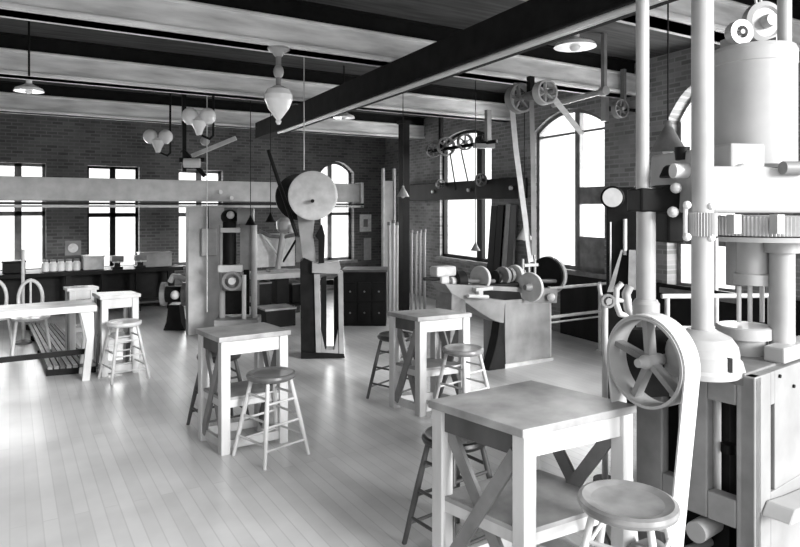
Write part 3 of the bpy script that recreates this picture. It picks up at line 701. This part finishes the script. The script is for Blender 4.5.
# overhead shaft and brackets above the scale beam, at left of the room
c = PZ(222, 146, 8.3)
t = thing('overhead_gear', c, 'dark overhead bracket and pale slanting bar above the grey beam', 'bracket')
MB(c).bar(PZ(192, 156, 8.3), PZ(236, 138, 8.3), .05, .05).build('slanting_bar', 'plate', t)
MB(c).bar(PZ(183, 150, 8.3), PZ(205, 176, 8.3), .05, .05).bar(PZ(180, 160, 8.3), PZ(205, 160, 8.3), .06, .06).bar(PZ(184, 172, 8.3), PZ(184, 130, 8.3), .05, .05).build('bracket', 'iron', t)
MB(c).lathe(PZ(192, 163, 8.2), [(.06, -.1), (.06, .1)], rt, 16).build('drum', 'steel', t)
MB(c).ball(PZ(205, 141, 8.2), .06, 14).build('joint', 'pale', t)
hh = PZ(184, 130, 8.3); MB(c).bar(hh, Vector((hh.x, hh.y, CEIL)), .05, .05).build('hanger', 'iron', t)

# ---------------------------------------------------------------- big testing machine (right foreground)
z0 = 2.65
Cn = PZ(755, 208, z0); Cn.z = 0
org = Cn.copy()
ang = math.radians(6)
FX = Vector((math.cos(ang), math.sin(ang), 0)); FY = Vector((-math.sin(ang), math.cos(ang), 0))
t = thing('testing_machine', org, 'huge pale vertical testing machine with tall columns and gear ring', 'machine')
def Lf(px, py, d=0): return onplane(px, py, Cn+FX*d, FY)     # left face plane
def Rf(px, py, d=0): return onplane(px, py, Cn+FY*d, FX)     # front (right hand) face plane
TOPH = Rf(755, 378).z
yl = (Lf(640, 400)-Cn).dot(FY)
def lrect(mb, x0, x1, y0, y1, th=.05): mb.prism([Lf(x0, y1), Lf(x1, y1), Lf(x1, y0), Lf(x0, y0)], FX*th)
def rrect(mb, x0, x1, y0, y1, th=.05): mb.prism([Rf(x0, y1), Rf(x1, y1), Rf(x1, y0), Rf(x0, y0)], FY*th)
def sL(px): return (Lf(px, 400)-Cn).dot(FY)
def zL(py, px): return Lf(px, py).z
b = MB(org)
def lbox(s0, s1, z0_, z1_, th=.06): b.prism([Cn+FY*s0+UP*z0_, Cn+FY*s1+UP*z0_, Cn+FY*s1+UP*z1_, Cn+FY*s0+UP*z1_], FX*th)
s755, s736, s707, s678, s662, s640 = 0, sL(736), sL(707), sL(678), sL(662), sL(636)
zlo = Lf(735, 529).z; zs1, zs0 = Lf(728, 404).z, Lf(728, 498).z
lbox(s755, s736, 0, TOPH); lbox(s707, s678, zlo, TOPH); lbox(s662, s640, 0, TOPH)
lbox(s736, s707, zs1, TOPH); lbox(s678, s662, Lf(670, 397).z, TOPH); lbox(s736, s707, zlo, zs0); lbox(s678, s662, zlo, Lf(670, 476).z)
b.build('side_frame', 'cast', t, bevel=.006)
b = MB(org)
W = 1.05
def rbox(s0, s1, z0_, z1_, th=.06, off=0): b.prism([Cn+FX*s0+UP*z0_+FY*off, Cn+FX*s1+UP*z0_+FY*off, Cn+FX*s1+UP*z1_+FY*off, Cn+FX*s0+UP*z1_+FY*off], FY*th)
def sR(px): return (Rf(px, 400)-Cn).dot(FX)
rbox(.0, sR(771), 0, TOPH, .06); rbox(sR(771), sR(775), Rf(772, 405).z, TOPH, .06); rbox(sR(775), W, Rf(775, 490).z, TOPH, .06); rbox(sR(771), W, .0, Rf(772, 492).z, .06)
b.build('front_frame', 'paledim', t, bevel=.004)
MB(org).prism([Rf(760, 515)-FY*.0, Rf(806, 497), Rf(806, 485), Rf(782, 495), Rf(766, 500)], -FY*.12).build('foot_flange', 'pale', t, bevel=.01)
MB(org).box(Cn+FX*W/2+FY*(yl/2+.03)+UP*(TOPH-.02), W, yl-.02, .06, FX, FY).build('bed_plate', 'irong', t, bevel=.006)
MB(org).box(Cn+FX*(sR(783)+.33)+FY*.05+UP*(TOPH+.045), .6, .09, .07, FX, FY).build('bed_block', 'pale', t, bevel=.008)
MB(org).box(Cn+FX*.60+FY*(.14+yl/2-.06)+UP*.46, .88, yl-.2, .86, FX, FY).build('dark_filler', 'iron', t)  # black filler; puts the shade of the hollow base behind the slots
MB(org).tube(Lf(717, 520, .12), Lf(717, 396, .12), .018).tube(Lf(710, 520, .12), Lf(710, 396, .12), .007).build('inner_rod', 'steel', t)
MB(org).lathe(Lf(728, 448, .1), [(.03, -.02), (.03, .02)], UP, 16).build('rod_collar', 'iron', t)
MB(org).lathe(Lf(706, 524, .05)-UP*.01, [(.045, -.09), (.045, .07)], FX, 20).build('lower_drum', 'pale', t)
for px, py in ((779, 376), (793, 386)): 
    k = Rf(px, py); MB(org).lathe(k-FY*.008, [(.008, 0), (.008, .012)], FY, 10).build('bolt', 'iron', t)
# bell housing and column 2
zc = 2.74
def mp(px, py, z=zc): return PZ(px, py, z)
bc = mp(702, 375)
zb_ = mp(702, 373).z; zt_ = mp(702, 331).z; hb = zt_-zb_
MB(org).lathe(Vector((bc.x, bc.y, zb_)), [(.148, 0), (.15, hb*.12), (.142, hb*.2), (.146, hb*.5), (.14, hb*.68), (.115, hb*.88), (.07, hb*1.0), (.055, hb*1.05)], UP, 40).build('bell_housing', 'pale', t)
for px, py in ((716, 367), (730, 366)):
    k = mp(px, py, zc-.14); MB(org).prism([k+UP*.035-rt*.012, k+UP*.03+rt*.012, k-UP*.03+rt*.012, k-UP*.025-rt*.004], vd*.03).build('vent_slot', 'iron', t)
MB(org).prism([mp(736, 378, 2.68), mp(748, 379, 2.7), mp(743, 362, 2.7), mp(737, 356, 2.68)], vd*.05).build('lug', 'pale', t)
def col(px, rpx, z, ya, yb, m='pale', name='column', n=28):
    a_, b_ = mp(px, ya, z), mp(px, yb, z); return MB(org).tube(a_, b_, rpx/FPX*z, n=n).build(name, m, t)
col(702.5, 10.4, zc, 335, -35)
col(642.5, 6.4, 3.05, 190, -35, 'pale', 'upper_column'); col(646, 9.2, 3.05, 352, 188)
MB(org).lathe(mp(646, 318, 3.05), [(.062, 0), (.062, .07), (.05, .09)], UP, 24).build('column_collar', 'pale', t)
pp = mp(646, 352, 3.05); hcol = pp.z
if hcol > TOPH: MB(org).tube(Vector((pp.x, pp.y, TOPH)), pp, .06).build('column_seat', 'cast', t)
z3c = 3.02
col(784.5, 6.5, z3c, 50, -35, 'pale', 'upper_rod'); col(782, 11.6, 3.0, 346, 236)
MB(org).lathe(mp(782, 246, 3.0), [(.075, -.03), (.075, .05)], UP, 24).build('column_collar', 'pale', t)
# cylinder
zy = 3.15
c0, c1_ = mp(753, 166, zy), mp(753, 50, zy); R = 38.5/FPX*zy
L = (c1_-c0).length
MB(org).lathe(c0, [(R, 0), (R, L-.085), (R*1.015, L-.08), (R*1.015, L-.02), (R*.97, L)], UP, 56).build('main_cylinder', 'pale', t)
MB(org).box(mp(727, 160, zy-.1), .17, .3, .13, rt, vd).build('cylinder_bracket', 'pale', t, bevel=.01)
blk = MB(org)
blk.prism([mp(x, y, 2.86) for x, y in ((697, 213), (804, 213), (804, 176), (790, 170), (745, 163), (738, 166), (712, 166), (712, 148), (700, 148))], vd*.42)
blk.build('crosshead', 'pale', t, bevel=.012)
MB(org).lathe(mp(793, 168, 2.84), [(.03, -.05), (.03, .05)], rt, 14).build('crosshead_pin', 'cast', t)
# gear ring
g = MB(org); gz = 2.92
gc = mp(757, 234, 3.12); gr = 62/FPX*3.12; ghz = mp(757, 214, 2.82).z-mp(757, 234, 2.82).z
prof_n = 120
vs = []
for k in (0, 1):
    for i in range(prof_n*2):
        a_ = math.pi*i/prof_n; rr = gr if i % 2 else gr*.965
        vs.append(gc+Vector((rr*math.cos(a_), rr*math.sin(a_), k*ghz)))
N = prof_n*2
g.add(vs, [(i, (i+1) % N, (i+1) % N+N, i+N) for i in range(N)]+[tuple(range(N))[::-1], tuple(range(N, 2*N))])
g.build('gear_ring', 'plate', t)
MB(org).lathe(gc-UP*.028, [(gr*1.0, 0), (gr*1.02, .022)], UP, 60).build('gear_flange', 'pale', t)
for px in (734, 777): MB(org).box(mp(px, 224, 2.80), .035, .05, ghz*.95, rt, vd).build('gear_clip', 'pale', t)
# pinion on column 2
pc = mp(702.5, 236, zc); vs = []; g = MB(org); N = 64
for k in (0, 1):
    for i in range(N):
        a_ = 2*math.pi*i/N; rr = .058 if i % 2 else .052
        vs.append(pc+Vector((rr*math.cos(a_), rr*math.sin(a_), k*.10)))
g.add(vs, [(i, (i+1) % N, (i+1) % N+N, i+N) for i in range(N)]+[tuple(range(N))[::-1], tuple(range(N, 2*N))])
g.build('pinion', 'pale', t)
for px, py in ((687, 205), (711, 206), (687, 237), (711, 238)): MB(org).ball(mp(px, py, zc-.04), .018, 12).build('cap_nut', 'steel', t)
MB(org).tube(mp(685.5, 240, zc), mp(685.5, 205, zc), .010).build('tie_rod', 'steel', t); MB(org).tube(mp(716, 290, zc+.1), mp(716, 238, zc+.1), .009).build('tie_rod', 'steel', t)
# dark gear box bridging columns 1 and 2
def sp_(px, py, dz=0): return PZ(px, py, 3.0+dz)
MB(org).prism([sp_(x, y) for x, y in ((641, 212), (668, 212), (668, 243), (685, 243), (690, 190), (670, 184), (662, 188), (641, 188))], vd*.14).build('gear_box', 'iron', t, bevel=.01)
MB(org).prism([sp_(x, y, .02) for x, y in ((671, 177), (690, 177), (690, 162), (684, 160), (676, 166))], vd*.12).build('upper_bracket', 'iron', t, bevel=.01)
MB(org).lathe(sp_(683, 171, -.05), [(.035, -.05), (.035, .05)], rt, 16).build('shaft_end', 'steel', t); MB(org).lathe(sp_(682, 160, 0), [(.03, 0), (.035, .06)], UP, 14).build('oil_pot', 'iron', t)
MB(org).box(sp_(687, 193, .02), .06, .05, .13, rt, vd).build('key_plate', 'steel', t)
for px, py in ((676, 188), (673, 212)): MB(org).ball(sp_(px, py, -.05), .026, 12).build('shaft_nut', 'steel', t)
# hanging specimen head with small posts, and anvil
c = mp(752.5, 284, 3.1); MB(org).lathe(c, [(.088, 0), (.088, .05), (.075, .055), (.075, .26)], UP, 28).build('upper_grip', 'pale', t)
MB(org).lathe(mp(737, 285, 3.15), [(.05, 0), (.05, .25)], UP, 18).build('side_sleeve', 'cast', t)
zan = 3.08; ca = mp(744, 353, zan)
zz0 = ca.z; zz1 = mp(744, 326, zan).z; hh = zz1-zz0
MB(org).lathe(Vector((ca.x, ca.y, TOPH)), [(.10, 0), (.10, zz1-.055-TOPH), (.125, zz1-.05-TOPH), (.125, zz1-TOPH), (.115, zz1+.006-TOPH)], UP, 36).build('anvil', 'pale', t)
for px in (739, 750, 762): MB(org).tube(mp(px, 322, 3.1), mp(px, 286, 3.1), .011).build('gauge_post', 'steel', t)
# two gear wheels on top of the cylinder
ta = -vd
c = mp(739, 33, zy-.05); MB(org).ring(c, .06, .03, .05, ta, 30).build('small_sheave', 'pale', t); MB(org).lathe(c, [(.012, -.03), (.012, .03)], ta, 14).build('sheave_hub', 'cast', t)
c = mp(763, 23, zy+.08); MB(org).lathe(c, [(.10, -.03), (.105, -.02), (.105, .02), (.08, .03), (.07, .018), (.035, .022), (.03, .05)], ta, 40).build('large_sheave', 'pale', t); MB(org).lathe(c+ta*.03, [(.035, 0), (.03, .04)], ta, 18).build('sheave_hub', 'plate', t)
for px in (730, 775): MB(org).box(mp(px, 44, zy), .05, .08, .05, rt, vd).build('sheave_foot', 'pale', t)
for px, y_ in ((757, 6), (762, 3)): MB(org).tube(mp(px, 10, zy+.1), mp(px-4, -20, zy+.1), .007).build('sheave_rope', 'steel', t)
# drive pulley and belt
zp = 2.74
pcn = PZ(651, 361, zp); PA = Vector((-1, .03, 0)).normalized()
Rp = 45/FPX*zp
pul = MB(org).ring(pcn, Rp, .012, .11, PA, 56).build('drive_pulley', 'pale', t)
MB(org).lathe(pcn, [(.026, -.06), (.030, -.04), (.030, .04), (.022, .06), (.018, .085)], PA, 20).build('hub', 'pale', pul)
u = PA.cross(UP).normalized()
for a_ in (95, 165, 245, 320):
    dd = u*-math.cos(math.radians(a_))+UP*math.sin(math.radians(a_)); dd = -u*0+dd
    MB(org).bar(pcn+dd*.02, pcn+dd*(Rp-.008), .024, .05, PA.cross(dd)).build('spoke', 'cast' if a_ != 165 else 'irong', pul)
MB(org).tube(pcn, pcn-PA*.45, .02).build('drive_shaft', 'cast', pul)
lc = Vector((pcn.x, pcn.y, .14)); rl2 = .10
MB(org).ring(lc, rl2, .012, .09, PA, 36).lathe(lc, [(.03, -.05), (.03, .05)], PA, 16).bar(lc-u*rl2*.95, lc+u*rl2*.95, .02, .03, UP).bar(lc-UP*rl2*.95, lc+UP*rl2*.95, .02, .03, u).build('lower_pulley', 'cast', t)
MB(org).tube(lc, lc-PA*.4, .02).box(lc-PA*.12-UP*.07, .05, .08, .14).build('lower_bearing', 'irong', t)
MB(org).prism([mp(x, y, 2.95) for x, y in ((624, 330), (690, 330), (690, 395), (642, 398), (626, 385))], vd*.07).build('dark_backing', 'iron', t)  # added black plate; the dark machine interior behind the pulley as colour
# belt outline in the plane of the pulleys
def belt(c1b, r1b, c2b, r2b, w):
    D = c1b.z-c2b.z; phi = math.asin((r1b-r2b)/D); pts = []
    for i in range(33):
        a_ = -phi+(math.pi+2*phi)*i/32; pts.append(c1b+u*r1b*math.cos(a_)+UP*r1b*math.sin(a_))
    for i in range(17):
        a_ = math.pi+phi+(math.pi-2*phi)*i/16; pts.append(c2b+u*r2b*math.cos(a_)+UP*r2b*math.sin(a_))
    pts.append(pts[0]); m_ = MB(org)
    for p_, q_ in zip(pts, pts[1:]):
        d_ = (q_-p_).normalized(); m_.bar(p_-d_*.002, q_+d_*.002, w, .008, PA)
    return m_
belt(pcn, Rp+.005, lc, rl2+.005, .095).build('drive_belt', 'belt', t)
# valve stand left of column 1
zv = 3.9; b = PZ(605, 208, zv); b.z = 0
t = thing('valve_stand', b, 'thin valve stand with round handwheel and pale yoke left of machine', 'valve')
def vp(px, py, dz=0): return PZ(px, py, zv+dz)
MB(b).tube(b, vp(605, 300), .018).build('pipe', 'plate', t)
MB(b).lathe(b, [(.07, 0), (.07, .02)], UP, 18).build('foot', 'iron', t)
MB(b).ring(vp(608, 301, -.05), .042, .014, .025, vd+rt*.2, 26).lathe(vp(608, 301, -.05), [(.02, -.015), (.02, .015)], vd, 14).build('hand_wheel', 'cast', t)
MB(b).path([vp(622, 283), vp(616.5, 289), vp(616, 303), vp(620, 314), vp(628, 316)], .018).build('yoke', 'steel', t)
MB(b).path([vp(630, 286), vp(626, 294), vp(628, 308), vp(631, 314)], .026).build('yoke', 'pale', t)
MB(b).tube(vp(605, 301), vp(631, 300), .014).build('spindle', 'steel', t)
MB(b).path([vp(599, 284), vp(601, 297), vp(607, 300)], .012).build('side_pipe', 'plate', t)

# ---------------------------------------------------------------- light and camera
w = bpy.data.worlds.new('sky'); scene.world = w; w.use_nodes = True
bg = w.node_tree.nodes['Background']; bg.inputs['Color'].default_value = (1, 1, 1, 1); bg.inputs['Strength'].default_value = 1.0
sun = bpy.data.lights.new('daylight', 'SUN'); sun.energy = 3.8; sun.angle = math.radians(22)
so = bpy.data.objects.new('daylight', sun); COL.objects.link(so)
sdv = Vector((-.28, .93, -.265)).normalized()
so.rotation_euler = sdv.to_track_quat('-Z', 'Y').to_euler(); so.location = (3, -3, 3)
def skylight(P0, d, out, op, watts):
    (a, b, sill, spr, rise) = op
    L_ = bpy.data.lights.new('window_daylight', 'AREA'); L_.shape = 'RECTANGLE'; L_.size = b-a+.3; L_.size_y = spr+rise-sill+.3; L_.energy = watts
    o_ = bpy.data.objects.new('window_daylight', L_); COL.objects.link(o_)
    P_ = Vector((P0.x, P0.y, 0)); o_.location = P_+d*(a+b)/2+UP*((sill+spr+rise)/2+.1)+out*.75
    o_.rotation_euler = (-(out)-UP*.0).to_track_quat('-Z', 'Y').to_euler()
for op in (B1, B2, B3, B4): skylight(CORNER, XD, YD, op, 50)
for op in (R1, R2, R3): skylight(PW, RD, RN, op, 90)
cam = bpy.data.cameras.new('camera'); co = bpy.data.objects.new('camera', cam); COL.objects.link(co)
co.location = CAMP; co.rotation_euler = (math.pi/2, 0, -math.atan2(CY, CX))
cam.sensor_width = 36; cam.lens = 36*FPX/800; cam.shift_y = -(273.5-HY)/800; cam.clip_start = .05
scene.camera = co
vs_ = scene.view_settings
vs_.view_transform = 'Standard'; vs_.look = 'None'; vs_.gamma = 1; vs_.exposure = 0.95; vs_.use_curve_mapping = False
